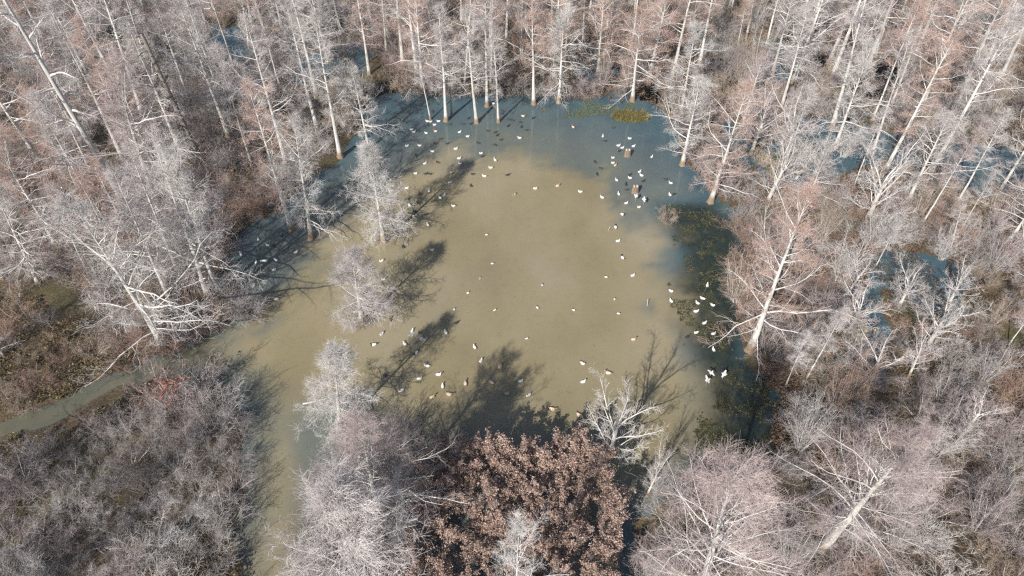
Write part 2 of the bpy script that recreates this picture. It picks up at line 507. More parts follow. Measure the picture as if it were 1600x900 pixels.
def make_limbed(seed, h=15.0):
    """tall tree with a few thick crooked limbs"""
    rng = np.random.default_rng(seed)
    T, G = Geo(), Geo()
    pts, rad = trunk_geo(T, h, .27, .014, butt=1.6, rng=rng, top=.25)
    n = 15
    f = np.linspace(.38, .98, n)
    S, rr = at_height(pts, rad, f * h)
    az = np.arange(n) * 2.2 + rng.normal(0, .5, n)
    el = np.radians(np.linspace(5, 50, n) + rng.normal(0, 12, n))
    D = np.stack([np.cos(az) * np.cos(el), np.sin(az) * np.cos(el), np.sin(el)], 1)
    p1, r1 = grow(S, D, rng.uniform(2.2, 4.2, n), rr * .48, 8, .2, .02, .8, rng)
    G.add(*[x if i == 0 else [x] for i, x in enumerate(tubes(p1, r1, 7))], 0)
    twiggery(G, p1, r1, 8, 6, 2, .33, .4, .25, .005, seed + 5, .02, .2)
    return h, T.mesh('limbed_trunk', [MAT['bark']]), G.mesh('limbed_crown', [MAT['limb'], MAT['twig']])

def make_snag(seed, h=9.0):
    rng = np.random.default_rng(seed)
    T, G = Geo(), Geo()
    pts, rad = trunk_geo(T, h, .2, .02, butt=1.5, rng=rng, top=.5)
    n = 16
    S, rr = at_height(pts, rad, np.linspace(.3, .98, n) * h)
    az = rng.random(n) * 6.28
    D = np.stack([np.cos(az), np.sin(az), rng.uniform(-.1, .6, n)], 1)
    p1, r1 = grow(S, D, rng.uniform(.3, 1.3, n), rr * .4, 4, .25, 0, .7, rng)
    G.add(*[x if i == 0 else [x] for i, x in enumerate(tubes(p1, r1, 5))], 0)
    return h, T.mesh('snag_trunk', [MAT['bark']]), G.mesh('snag_stubs', [MAT['dlimb'], MAT['twig']])

PROTO = {'tall': [make_tree('tall', s) for s in (11, 12, 13, 14)], 'pole': [make_tree('pole', s) for s in (21, 22, 23)],
         'mid': [make_tree('mid', s) for s in (31, 32, 33, 34)], 'islet': [make_tree('islet', s) for s in (41, 42)],
         'big': [make_tree('big', s) for s in (51, 52, 53)], 'forked': [make_forked(61), make_forked(62, 5.5)], 'limbed': [make_limbed(71)], 'snag': [make_snag(81)]}

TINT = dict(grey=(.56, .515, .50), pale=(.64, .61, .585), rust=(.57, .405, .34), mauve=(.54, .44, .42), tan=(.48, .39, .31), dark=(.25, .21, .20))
LAND = []           # landmarks: (pixel x, pixel y, phrase)
TREES = []          # (root, pixel, word, named?)
TREE_XY = []

def plant_tree(base, lean_xy, h, kind, tint, name='cypress_tree', variant=None, bark=(.60, .575, .53), wide=1.0):
    vs = PROTO[kind]
    hn, tm, cm = vs[(variant if variant is not None else random.randrange(len(vs))) % len(vs)]
    s = h / hn
    root = bpy.data.objects.new(name, None)
    C.objects.link(root)
    root.empty_display_size = .3
    root.location = base
    up = Vector((lean_xy[0], lean_xy[1], h)).normalized()
    q = Vector((0, 0, 1)).rotation_difference(up)
    root.rotation_mode = 'QUATERNION'
    root.rotation_quaternion = q @ Euler((0, 0, random.uniform(0, 6.28))).to_quaternion()
    sw = s ** .85 * wide
    root.scale = (sw, sw, s)
    k = random.uniform(.88, 1.1)
    obj('trunk', tm, root, [x * k for x in bark])
    cc = [x * k for x in TINT[tint]]
    obj('crown', cm, root, cc)
    TREE_XY.append(base[:2])
    return root

def tree_px(bx, by, tx, ty, kind, tint, label, landmark=None, name='cypress_tree', variant=None, bark=(.60, .575, .53), wide=1.0):
    g = ground(bx, by)
    d = ray(tx, ty)
    tt = g[1] / d[1]                               # top point in the upright plane through the foot
    top = d * tt + np.array([0, 0, CAM_H])
    h = max(2.5, top[2])
    root = plant_tree((g[0], g[1], -.02), (top[0] - g[0], 0), h, kind, tint, name, variant, bark, wide)
    tag(root, label, 'tree', 'bare trees of the swamp')
    if landmark:
        LAND.append((bx, by, landmark))
    return root

# trees that can be told apart: foot, top (photo pixels), habit
tree_px(600, 378, 578, 236, 'islet', 'pale', 'small bushy white cypress with fluted orange foot standing alone in the pond, farther of two', 'the farther lone cypress in the pond', variant=0, wide=.9)
tree_px(566, 503, 551, 400, 'islet', 'grey', 'small rounded pinkish-grey cypress standing alone in the pond, nearer of two', 'the nearer lone cypress in the pond', variant=1, wide=1.18)
tree_px(946, 735, 985, 592, 'forked', 'pale', 'bright white forked leafless tree beside the mass of brown oak boughs', 'the white forked tree', 'bare_tree', variant=0, bark=(.74, .72, .68), wide=.72)
tree_px(1010, 775, 1046, 700, 'forked', 'grey', 'thin pale leaning sapling right of the white forked tree', None, 'sapling', variant=1, wide=.5)
tree_px(532, 668, 522, 552, 'islet', 'pale', 'pale bushy little tree at the pond edge, farthest of those left of the oak boughs', 'the pale bushy tree left of the oak boughs', 'bare_tree', variant=0, wide=.98)
tree_px(592, 812, 562, 660, 'big', 'mauve', 'broad mauve-grey leafless tree at the pond edge left of the oak boughs', None, 'bare_tree', variant=1, wide=.92)
tree_px(560, 925, 520, 775, 'islet', 'grey', 'grey bushy tree at the bottom edge left of the oak boughs', None, 'bare_tree', variant=1, wide=1.2)
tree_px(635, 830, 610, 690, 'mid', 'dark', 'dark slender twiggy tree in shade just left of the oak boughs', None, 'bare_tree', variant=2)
tree_px(800, 1010, 812, 815, 'tall', 'pale', 'white-limbed bare tree rising through the oak boughs at the bottom edge', None, 'bare_tree', variant=1, wide=.6)
tree_px(1085, 960, 1150, 735, 'big', 'mauve', 'broad round white-twigged tree at the bottom edge, right of the oak boughs', 'the round white-twigged tree at the bottom edge', 'bare_tree', variant=2)
tree_px(1285, 858, 1432, 690, 'big', 'mauve', 'large leaning white-trunked tree with fan of limbs near the bottom right', 'the leaning white-trunked tree at bottom right', 'bare_tree', variant=0, wide=1.2)
tree_px(1172, 548, 1262, 305, 'mid', 'rust', 'stout white cypress with wide buttressed foot on the right bank', 'the stout buttressed cypress on the right bank', variant=1, bark=(.68, .66, .61), wide=.92)
tree_px(673, 187, 648, 60, 'pole', 'grey', 'slender leaning cypress with decoys crowded round its foot, far shore', 'the leaning far-shore cypress with decoys at its foot', variant=0)
tree_px(652, 118, 628, -90, 'tall', 'grey', 'thickest tall white cypress trunk behind the far shore', None, variant=1, bark=(.70, .68, .63))
tree_px(697, 189, 684, 10, 'tall', 'grey', 'twin cypress, left and paler stem, in shallow water at the far shore', 'the twin cypress at the far shore', variant=2)
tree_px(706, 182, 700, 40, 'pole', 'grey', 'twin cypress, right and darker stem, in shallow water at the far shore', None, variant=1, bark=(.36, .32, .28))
tree_px(745, 192, 728, 20, 'tall', 'pale', 'white cypress standing farthest into the water at the far shore, low twigs at its foot', 'the white cypress standing farthest into the far water', variant=0)
tree_px(761, 166, 757, -10, 'tall', 'grey', 'straight white cypress between and behind two others at the far shore', None, variant=3)
tree_px(779, 191, 770, 40, 'tall', 'grey', 'slightly curved white cypress with flared foot, casting a long shadow at the far shore', 'the curved flared cypress at the far shore', variant=1, wide=.8)
tree_px(834, 163, 832, -10, 'tall', 'rust', 'straight white cypress left of the algae mats on the far shore', 'the straight cypress by the algae mats', variant=2)
tree_px(849, 148, 851, 10, 'pole', 'rust', 'thin straight cypress between two white ones by the algae mats', None, variant=2)
tree_px(873, 160, 882, 20, 'mid', 'pale', 'white cypress with many level branches above the algae mats', 'the level-branched cypress by the algae mats', variant=0)
tree_px(943, 97, 957, -40, 'tall', 'rust', 'left of a close pair of white cypresses behind the far shore', None, variant=0)
tree_px(952, 95, 968, -30, 'tall', 'mauve', 'right of a close pair of white cypresses behind the far shore', None, variant=3)
tree_px(988, 158, 1003, 15, 'mid', 'rust', 'wide-spreading white cypress just behind the yellow grass clump', 'the spreading cypress behind the yellow grass', variant=3)
tree_px(1063, 180, 1088, 40, 'mid', 'pale', 'white cypress right of the yellow grass clump at the pond corner', 'the white cypress at the far right pond corner', variant=2)
tree_px(1066, 258, 1095, 125, 'mid', 'pale', 'bushy white cypress leaning over the pond at its upper right corner', 'the bushy cypress over the upper right water', variant=0)
tree_px(1110, 316, 1166, 140, 'mid', 'rust', 'white cypress with pale flared foot on the right edge of the pond', 'the flared cypress on the right pond edge', variant=3, wide=.9)
tree_px(1220, 170, 1262, 10, 'tall', 'grey', 'white cypress beside the left end of the upper right pool', 'the cypress at the left end of the upper right pool', variant=2)
tree_px(1304, 232, 1362, 70, 'mid', 'pale', 'white cypress standing in the blue pool at upper right', 'the cypress in the blue upper right pool', variant=1, wide=.85)
tree_px(1362, 242, 1425, 50, 'tall', 'grey', 'thin white cypress behind the upper right pool', None, variant=3, wide=.8)
tree_px(1380, 272, 1492, 60, 'tall', 'rust', 'leaning white cypress on the near side of the upper right pool', 'the leaning cypress by the upper right pool', variant=0, bark=(.68, .66, .61))
tree_px(1450, 276, 1590, 20, 'tall', 'grey', 'stout leaning white cypress with flared foot near the right edge', 'the stout leaning cypress near the right edge', variant=1, bark=(.70, .68, .63))
tree_px(1494, 322, 1572, 175, 'pole', 'grey', 'short pale cypress foot and stem below the stout leaning cypress', None, variant=0, wide=1.3)
tree_px(1553, 313, 1660, 150, 'tall', 'grey', 'white cypress leaning out of frame at the right edge', 'the cypress leaning out at the right edge', variant=2)
tree_px(1592, 302, 1690, 160, 'tall', 'grey', 'rightmost white cypress trunk at the right edge of the picture', None, variant=3)
tree_px(1330, 300, 1385, 170, 'pole', 'grey', 'thin leaning pole tree below the blue pool at upper right', None, variant=1)
tree_px(1150, 82, 1172, -20, 'pole', 'rust', 'lone slender pole tree in the brush at the top right of centre', None, variant=2)
tree_px(1350, 52, 1392, -60, 'tall', 'grey', 'first of three close white trunks at the top right', None, variant=0)
tree_px(1366, 56, 1400, -60, 'pole', 'grey', 'second of three close white trunks at the top right', None, variant=1)
tree_px(1403, 64, 1452, -50, 'tall', 'rust', 'third and thickest of three close white trunks at the top right', 'the thick white trunk at top right', variant=3)
tree_px(1456, 32, 1500, -60, 'tall', 'rust', 'white trunk at the top edge above the rusty crowns, far right', None, variant=2)
tree_px(486, 373, 458, 190, 'mid', 'pale', 'white cypress with orange foot standing in the shaded left bay, right of two', 'the right cypress of the shaded left bay', variant=3, wide=.8)
tree_px(456, 359, 388, 140, 'tall', 'rust', 'white cypress with orange foot and rusty top in the shaded left bay', 'the left cypress of the shaded left bay', variant=0, wide=1.1)
tree_px(532, 246, 490, 20, 'tall', 'grey', 'tall white cypress on the bank at the upper left of the pond', 'the tall cypress at the upper left bank', variant=1)
tree_px(577, 233, 549, 105, 'mid', 'pale', 'slim white twiggy cypress at the upper left corner of the pond', 'the slim cypress at the upper left pond corner', variant=2, wide=.8)
tree_px(500, 218, 440, -20, 'tall', 'grey', 'tall white trunk behind the upper left bank', None, variant=2)
tree_px(344, 470, 265, 240, 'mid', 'pale', 'white cypress on the left bank, right stem of a pair', 'the paired cypress on the left bank', variant=1, wide=.85)
tree_px(326, 465, 238, 210, 'tall', 'grey', 'white cypress on the left bank, left stem of a pair', None, variant=2)
tree_px(272, 484, 178, 270, 'tall', 'grey', 'white-trunked tree behind the paired cypress on the left bank', None, variant=3)
tree_px(262, 548, 118, 330, 'mid', 'pale', 'wide-branching white cypress over the mouth of the left channel', 'the wide-branching cypress at the left channel mouth', variant=0, wide=1.15)
tree_px(62, 445, -10, 300, 'mid', 'grey', 'white-branched tree at the left edge above the green ground cover', 'the left-edge tree above the ground cover', variant=2)
tree_px(205, 335, -40, -80, 'limbed', 'pale', 'large tree with thick crooked white limbs at the top left corner', 'the crooked-limbed tree at top left', 'bare_tree', bark=(.60, .58, .55), wide=.72)
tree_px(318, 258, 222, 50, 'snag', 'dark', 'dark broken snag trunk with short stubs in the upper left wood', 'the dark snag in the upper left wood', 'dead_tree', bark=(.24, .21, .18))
tree_px(10, 560, -60, 480, 'mid', 'pale', 'white twiggy tree cut by the left edge beside the ground cover', None, variant=3, wide=.7)
tree_px(1420, 588, 1460, 500, 'forked', 'grey', 'forked pale sapling in the right-hand thicket', 'the forked sapling in the right thicket', 'sapling', variant=0, wide=.6)
tree_px(1485, 388, 1512, 300, 'pole', 'grey', 'pale leaning stem among brown shrubs at the right', None, 'sapling', variant=1)
tree_px(1225, 610, 1262, 520, 'pole', 'grey', 'thin sapling with a few yellow leaves on the right bank, left of two', None, 'sapling', variant=2)
tree_px(1258, 595, 1322, 485, 'pole', 'grey', 'thin sapling with a few yellow leaves on the right bank, right of two', 'the yellow-leaved sapling on the right', 'sapling', variant=0)

# the rest of the wood, scattered where the photograph has trees
def scatter(pg, n, dmin, sd, seed, wetok=-.3, others=None):
    rng = np.random.default_rng(seed)
    lo, hi = pg.min(0), pg.max(0)
    out = []
    ref = list(others if others is not None else [])
    for _ in range(n * 60):
        if len(out) >= n:
            break
        p = lo + (hi - lo) * rng.random(2)
        if sdist(p[None], pg)[0] < 0 or pond_d(p[None])[0] > wetok:
            continue
        if ref and min((p[0] - q[0]) ** 2 + (p[1] - q[1]) ** 2 for q in ref) < dmin ** 2:
            continue
        out.append(p); ref.append(p)
    return out

WOODS = [
    # outline, count, spacing, kinds, tints, heights, phrase
    (poly([(560, 150), (600, -4), (1080, -4), (1050, 150)]), 46, 2.0, ['tall', 'tall', 'pole', 'mid'], ['rust', 'rust', 'rust', 'grey', 'mauve'], (7.5, 12), 'far wood'),
    (poly([(-260, 300), (-260, -4), (600, -4), (580, 150), (520, 235), (430, 320), (340, 380), (150, 380)]), 78, 1.9, ['tall', 'pole', 'mid', 'tall'], ['grey', 'rust', 'mauve', 'grey'], (8, 13), 'left wood'),
    (poly([(1080, -4), (1900, -4), (1900, 290), (1560, 300), (1400, 250), (1200, 160), (1080, 150)]), 70, 1.9, ['tall', 'pole', 'tall', 'mid'], ['grey', 'rust', 'grey', 'mauve'], (8, 13), 'right wood'),
    (poly([(-120, 380), (250, 380), (330, 440), (240, 480), (100, 440), (-120, 430)]), 12, 2.2, ['mid', 'tall', 'pole'], ['grey', 'mauve', 'rust'], (6, 10), 'left bank wood'),
    (poly([(1150, 180), (1300, 300), (1560, 330), (1600, 420), (1200, 330)]), 14, 2.2, ['pole', 'mid', 'forked'], ['grey', 'mauve'], (4, 8), 'right bank wood'),
    (poly([(1250, 450), (1640, 330), (1700, 900), (1320, 640)]), 16, 2.6, ['forked', 'pole', 'forked'], ['grey', 'mauve'], (3, 4.6), 'right thicket'),
]
LOOSE = []
for wi, (pg, n, dm, kinds, tints, hs, phrase) in enumerate(WOODS):
    for p in scatter(pg, n, dm, 0, 200 + wi, -.5, TREE_XY):
        k = random.choice(kinds); ti = random.choice(tints)
        h = random.uniform(*hs) * (.85 if k == 'mid' else 1)
        nm = 'sapling' if k == 'forked' else 'cypress_tree'
        r_ = plant_tree((p[0], p[1], -.05), (random.gauss(0, .05) * h, random.gauss(0, .04) * h), h, k, ti, nm, bark=random.choice([(.60, .575, .53), (.66, .64, .59), (.50, .47, .43)]))
        LOOSE.append((r_, pix((p[0], p[1], 0)), k, ti))
# trees beyond the left and lower edges, whose shadows fall into the picture
for x, y in ((-19.5, 9.5), (-23, 13.5), (-26, 20)):
    r_ = plant_tree((x, y, -.05), (0, 0), random.uniform(8, 11), 'tall', 'grey')
    LOOSE.append((r_, pix((x, y, 0)), 'tall', 'grey'))

# ------------------------------------------------------------------ shrubs
def make_shrub(kind, seed):
    rng = np.random.default_rng(seed)
    T, G = Geo(), Geo()
    if kind == 'round':
        n, H, sp, K = 15, 1.9, .75, 5
    elif kind == 'vase':
        n, H, sp, K = 22, 3.0, .33, 6
    else:
        n, H, sp, K = 12, 1.3, .95, 4
    az = np.arange(n) * 2.4 + rng.normal(0, .4, n)
    tilt = sp * np.sqrt(rng.random(n)) * 1.1
    D = np.stack([np.cos(az) * np.sin(tilt), np.sin(az) * np.sin(tilt), np.cos(tilt)], 1)
    S = np.stack([np.cos(az) * .18 * rng.random(n), np.sin(az) * .18 * rng.random(n), np.full(n, -.25)], 1)
    L = (H + .25) * rng.uniform(.6, 1.15, n)
    p1, r1 = grow(S, D, L, rng.uniform(.014, .03, n), K, .14 if kind != 'vase' else .06, .01, .8, rng)
    T.add(*[x if i == 0 else [x] for i, x in enumerate(tubes(p1, r1, 4))], 0)
    twiggery(G, p1, r1, 7 if kind != 'vase' else 6, 6, 2, .45 if kind != 'vase' else .3, .34, .22, .0046, seed + 3, .04, .0, 1, 1, .7)
    return T.mesh(kind + '_shrub_stems', [MAT['limb'] if kind == 'vase' or seed % 2 == 0 else MAT['dlimb']]), G.mesh(kind + '_shrub_twigs', [MAT['twig'], MAT['twig']])
SH = {'round': [make_shrub('round', s) for s in (301, 302, 303, 304)], 'vase': [make_shrub('vase', s) for s in (311, 312)], 'low': [make_shrub('low', s) for s in (321, 322)]}
STINT = dict(grey=(.41, .375, .36), mauve=(.385, .32, .31), tan=(.42, .335, .26), rusty=(.38, .26, .20), dusky=(.28, .245, .235), pale=(.56, .525, .50))

def leaf_quads(P, size, rng, droop=.3, long=1.5):
    """small folded leaves: two quads each around a midrib"""
    n = len(P)
    d = norm(rng.normal(0, 1, (n, 3)) * np.array([1, 1, .6]))
    q = norm(np.cross(d, rng.normal(0, 1, (n, 3))))
    nn = np.cross(d, q)
    s = size * rng.uniform(.6, 1.35, n)[:, None]
    a = P - d * s * long * .5; e = P + d * s * long * .5
    mid = P + nn * s * .0
    l = mid + q * s * .42 + nn * s * droop * .5; r = mid - q * s * .42 + nn * s * droop * .5
    V = np.stack([a, r, e, l], 1).reshape(-1, 3)
    i = np.arange(n) * 4
    F = np.concatenate([np.stack([i, i + 1, i + 2], 1), np.stack([i, i + 2, i + 3], 1)])
    return V, F

SHRUBS = []
def plant_shrub(x, y, kind, tint, s, variant=None, zs=1.0):
    vs = SH[kind]
    sm, tm = vs[(variant if variant is not None else random.randrange(len(vs))) % len(vs)]
    k = random.uniform(.82, 1.15)
    o = obj('shrub', sm, None, [c * k for c in STINT[tint]])
    o.location = (x, y, 0)
    o.rotation_euler = (random.gauss(0, .08), random.gauss(0, .08), random.uniform(0, 6.28))
    o.scale = (s, s, s * zs)
    obj('twigs', tm, o, [c * k for c in STINT[tint]])
    SHRUBS.append((o, pix((x, y, .6)), kind, tint))
    return o

def shrub_px(px, py, kind, tint, s, label, landmark=None, variant=None):
    g = ground(px, py)
    o = plant_shrub(g[0], g[1], kind, tint, s, variant)
    SHRUBS.pop()
    tag(o, label, 'shrub', 'leafless shrubs of the swamp')
    if landmark:
        LAND.append((px, py, landmark))
    return o
red = shrub_px(278, 640, 'round', 'mauve', 1.15, 'shrub with red leaves among the grey thicket at lower left', 'the red-leaved shrub at lower left', 1)
def leaves_on(parent, zc, spread, n, size, key, seed, off=(0, 0)):
    rng = np.random.default_rng(seed)
    P = rng.normal(0, 1, (n, 3)) * np.array(spread) + np.array([off[0], off[1], zc])
    V, F = leaf_quads(P, size, rng)
    return tag(obj('leaves', mesh_np('leaves', V, [F], [MAT[key]], smooth=False), parent), None, None, None, 'stuff')
leaves_on(red, 1.7, (.42, .42, .28), 260, .085, 'redleaf', 1)
red2 = shrub_px(1548, 425, 'vase', 'grey', .8, 'upright shrub with a few red leaves on top at the right edge', 'the red-topped shrub at the right', 0)
leaves_on(red2, 2.4, (.35, .35, .22), 110, .07, 'redleaf', 2)
ylw = shrub_px(1335, 560, 'vase', 'grey', .8, 'upright shrub with yellow leaves in the right-hand thicket', 'the yellow-leaved shrub at the right', 1)
leaves_on(ylw, 2.3, (.3, .3, .4), 46, .10, 'yellowleaf', 3)
yl2 = shrub_px(1262, 545, 'vase', 'grey', .7, 'upright shrub dotted with a few yellow leaves near the buttressed cypress', None, 1)
leaves_on(yl2, 2.2, (.25, .25, .5), 26, .09, 'yellowleaf', 4)
ylc = shrub_px(632, 690, 'round', 'dusky', .9, 'shaded shrub with tiny yellow leaves left of the oak boughs', None, 2)
leaves_on(ylc, 1.4, (.18, .18, .2), 12, .09, 'yellowleaf', 5)
orf = shrub_px(272, 545, 'low', 'rusty', .9, 'low shrub with orange leaves at the foot of the wide-branching cypress', None, 0)
leaves_on(orf, .7, (.45, .35, .25), 150, .085, 'redleaf', 6)
shrub_px(1240, 278, 'vase', 'pale', 1.15, 'tall pale clump of upright stems left of the upper right pool', 'the pale stem clump by the upper right pool', 0)
shrub_px(1216, 225, 'vase', 'tan', .9, 'tan clump of upright stems behind the pale clump at upper right', None, 1)
shrub_px(1318, 245, 'vase', 'pale', .8, 'small pale stem clump beside the cypress in the upper right pool', None, 1)
shrub_px(1148, 470, 'vase', 'tan', .95, 'tan fan-shaped clump of stems on the right water edge above the buttressed cypress', 'the tan stem clump on the right water edge', 0)
shrub_px(1040, 345, 'low', 'tan', .62, 'little tan bush standing in water weeds at the right of the pond', 'the little tan bush in the weeds', 0)
shrub_px(1365, 385, 'vase', 'pale', 1.0, 'pale leaning stem clump left of the right-hand pool', 'the pale stem clump by the right-hand pool', 1)
shrub_px(1310, 440, 'vase', 'pale', 1.0, 'pale upright stem clump right of the buttressed cypress crown', None, 0)
shrub_px(1470, 405, 'vase', 'pale', .7, 'pale bent stems over the right-hand pool', None, 1)
shrub_px(395, 495, 'round', 'grey', .7, 'small grey shrub at the tip of the left bank', 'the shrub at the left bank tip', 0)
shrub_px(568, 508, 'low', 'rusty', .28, 'small rust-red sprig at the foot of the nearer lone cypress', None, 1)

TH = [  # thickets: outline, count, spacing, kinds, tints, size range
    (poly([(-150, 790), (0, 742), (130, 690), (250, 632), (335, 592), (398, 640), (394, 740), (380, 830), (360, 960), (-150, 960)]), 88, 1.08, ['round', 'round', 'round', 'low'], ['dusky', 'mauve', 'grey', 'dusky', 'grey', 'pale'], (.5, 1.0)),
    (poly([(1150, 330), (1210, 250), (1640, 330), (1720, 640), (1800, 960), (1180, 960), (1000, 960), (1010, 800), (1130, 735), (1215, 700), (1220, 620), (1170, 560), (1150, 470)]), 265, 1.05, ['round', 'round', 'low', 'low', 'vase'], ['grey', 'mauve', 'tan', 'mauve', 'grey', 'rusty', 'pale'], (.45, 1.05)),
    (poly([(500, 960), (480, 850), (510, 760), (600, 720), (660, 760), (670, 960)]), 34, .55, ['round', 'round', 'low'], ['dusky', 'grey', 'mauve'], (.75, 1.2)),
    (poly([(345, 425), (372, 462), (392, 490), (330, 514), (262, 552), (190, 580), (210, 520), (150, 440), (-50, 420), (-200, 300), (100, 280), (330, 300), (440, 320), (350, 380)]), 150, .95, ['round', 'round', 'low'], ['mauve', 'grey', 'rusty', 'tan'], (.7, 1.25)),
]
TH.append((LEFTC, 42, .9, ['low', 'low', 'round'], ['rusty', 'tan', 'rusty', 'dusky'], (.35, .7)))
spots = []
for i, (pg, n, dm, kinds, tints, sz) in enumerate(TH):
    for p in scatter(pg, n, dm, 0, 400 + i, -.25):
        if pool_d(p[None])[0] > -.3 or pool_d((p + np.array([0, 1.3]))[None])[0] > 0: continue
        spots.append((p, random.choice(kinds), random.choice(tints), random.uniform(*sz)))
FARP = [(poly([(440, 320), (535, 240), (585, 170), (600, 150), (1040, 172), (1075, 262), (1110, 312), (1160, 330), (1230, 250), (1640, 330), (1950, 320), (1950, -6), (-300, -6), (-300, 320), (100, 280), (330, 300)]), 820, 1.15)]
for pg, n, dm in FARP:
    for p in scatter(pg, n, dm, 0, 450, -.2):
        if pool_d(p[None])[0] > -.2 or pool_d((p + np.array([0, 1.2]))[None])[0] > 0: continue
        nn = noise2(p[None], 9, 4)[0]
        spots.append((p, random.choice(['round', 'round', 'round', 'low', 'vase']), random.choice(['rusty', 'tan', 'mauve', 'rusty'] if nn > .5 else ['mauve', 'grey', 'grey', 'tan']), random.uniform(.7, 1.2)))
vis = [s for s in spots if -30 < pix((*s[0], .8))[0] < 1630 and -10 < pix((*s[0], .8))[1] < 930]
hid = [s for s in spots if not (-30 < pix((*s[0], .8))[0] < 1630 and -10 < pix((*s[0], .8))[1] < 930)]
vis.sort(key=lambda s: s[0][0] ** 2 + s[0][1] ** 2)
for p, k, ti, s in vis[:285]:
    plant_shrub(p[0], p[1], k, ti, s)
rest = vis[285:] + hid

# the shrubs of the wood behind: one mass, instanced on points
STUFF_TWIG = {}
for ti_, c_ in STINT.items():
    m, t, b = mat('twig_' + ti_); STUFF_TWIG[ti_] = m
    oi = N_(t, 'ShaderNodeObjectInfo')
    c = mixc(t, 1.0, c_, ramp(t, oi.outputs['Random'], [(0, .75), (1, 1.3)]), 'MULTIPLY')
    t.links.new(c, b.inputs['Base Color'])
def shrub_mass(name, items):
    keys = sorted({(k, ti) for _, k, ti, _ in items})
    src, ids = [], {}
    for (k, ti) in keys:
        for v in range(len(SH[k])):
            ids[(k, ti, v)] = len(src)
            src.append((SH[k][v], ti))
    pts = np.array([[p[0], p[1], 0] for p, _, _, _ in items])
    me = bpy.data.meshes.new(name)
    me.vertices.add(len(pts)); me.vertices.foreach_set('co', pts.astype(np.float32).ravel())
    vi = np.array([ids[(k, ti, random.randrange(len(SH[k])))] for _, k, ti, _ in items], np.int32)
    a = me.attributes.new('variant', 'INT', 'POINT'); a.data.foreach_set('value', vi)
    a = me.attributes.new('size', 'FLOAT', 'POINT'); a.data.foreach_set('value', np.array([s for *_, s in items], np.float32))
    a = me.attributes.new('turn', 'FLOAT_VECTOR', 'POINT'); a.data.foreach_set('vector', np.column_stack([RNG.normal(0, .08, (len(items), 2)), RNG.random(len(items)) * 6.28]).astype(np.float32).ravel())
    o = obj(name, me)
    ng = bpy.data.node_groups.new(name, 'GeometryNodeTree')
    ng.interface.new_socket('Geometry', in_out='INPUT', socket_type='NodeSocketGeometry')
    ng.interface.new_socket('Geometry', in_out='OUTPUT', socket_type='NodeSocketGeometry')
    gi, go = ng.nodes.new('NodeGroupInput'), ng.nodes.new('NodeGroupOutput')
    jn = ng.nodes.new('GeometryNodeJoinGeometry')
    def attr(nm, ty):
        n = ng.nodes.new('GeometryNodeInputNamedAttribute'); n.data_type = ty; n.inputs[0].default_value = nm
        return n.outputs[0]
    va, si, tu = attr('variant', 'INT'), attr('size', 'FLOAT'), attr('turn', 'FLOAT_VECTOR')
    hold = bpy.data.collections.new('shrub_sources')
    for i, ((sm, tm), ti) in enumerate(src):
        cmp_ = ng.nodes.new('FunctionNodeCompare'); cmp_.data_type = 'INT'; cmp_.operation = 'EQUAL'
        ng.links.new(va, cmp_.inputs[2]); cmp_.inputs[3].default_value = i
        for me_ in (sm, tm):
            so = bpy.data.objects.new('shrub_source', me_); so.color = (*STINT[ti], 1)
            hold.objects.link(so)
            info = ng.nodes.new('GeometryNodeObjectInfo'); info.inputs[0].default_value = so
            info.inputs[1].default_value = False
            smn = ng.nodes.new('GeometryNodeSetMaterial')
            smn.inputs['Material'].default_value = STUFF_TWIG[ti] if me_ is tm else MAT['limb' if sm.name.startswith('vase') else 'dlimb']
            ng.links.new(info.outputs['Geometry'], smn.inputs[0])
            ip = ng.nodes.new('GeometryNodeInstanceOnPoints')
            ng.links.new(gi.outputs[0], ip.inputs['Points'])
            ng.links.new(cmp_.outputs[0], ip.inputs['Selection'])
            ng.links.new(smn.outputs[0], ip.inputs['Instance'])
            ng.links.new(tu, ip.inputs['Rotation'])
            ng.links.new(si, ip.inputs['Scale'])
            ng.links.new(ip.outputs[0], jn.inputs[0])
    ng.links.new(jn.outputs[0], go.inputs[0])
    md = o.modifiers.new('scatter', 'NODES'); md.node_group = ng
    return o
tag(shrub_mass('undergrowth', rest), 'mass of leafless brown and grey shrubs under the trees all round the far wood', 'undergrowth', None, 'stuff')

# ------------------------------------------------------------------ leafy ground cover, litter, weeds
def cover(name, pg, n, size, z0, z1, key, seed, label, cat, clump=1.2, cut=.45, wetmax=0.2, long=1.5):
    rng = np.random.default_rng(seed)
    lo, hi = pg.min(0), pg.max(0)
    P = lo + (hi - lo) * rng.random((n * 6, 2))
    keep = (sdist(P, pg) + (fbm(P, 1.5, seed) - .5) * 2.0 > 0) & (fbm(P, clump, seed + 1) > cut) & (pond_d(P) < wetmax)
    P = P[keep][:n]
    zt = z0 + (z1 - z0) * (rng.random(len(P)) ** .8) * (.35 + .65 * fbm(P, 1.0, seed + 4) * 1.4)
    V, F = leaf_quads(np.column_stack([P, zt]), size, rng, long=long)
    return tag(obj(name, mesh_np(name, V, [F], [MAT[key]], smooth=False)), label, cat, None, 'stuff')
cover('ground_cover', LEFTC, 26000, .085, .02, .5, 'cover', 51, 'olive and brown leafy ground cover on the left bank above the channel', 'ground cover', cut=.3)
cover('ground_cover', poly([(-100, 740), (0, 706), (120, 655), (220, 612), (250, 640), (120, 700), (-60, 780)]), 6000, .08, .02, .35, 'cover', 52, 'brown leafy strip along the near side of the left channel', 'ground cover', cut=.35)
cover('ground_cover', poly([(270, 830), (375, 800), (365, 960), (240, 960)]), 4500, .085, .05, .6, 'cover', 53, 'yellow-green leafy patch at the bottom left beside the channel', 'ground cover', cut=.35)
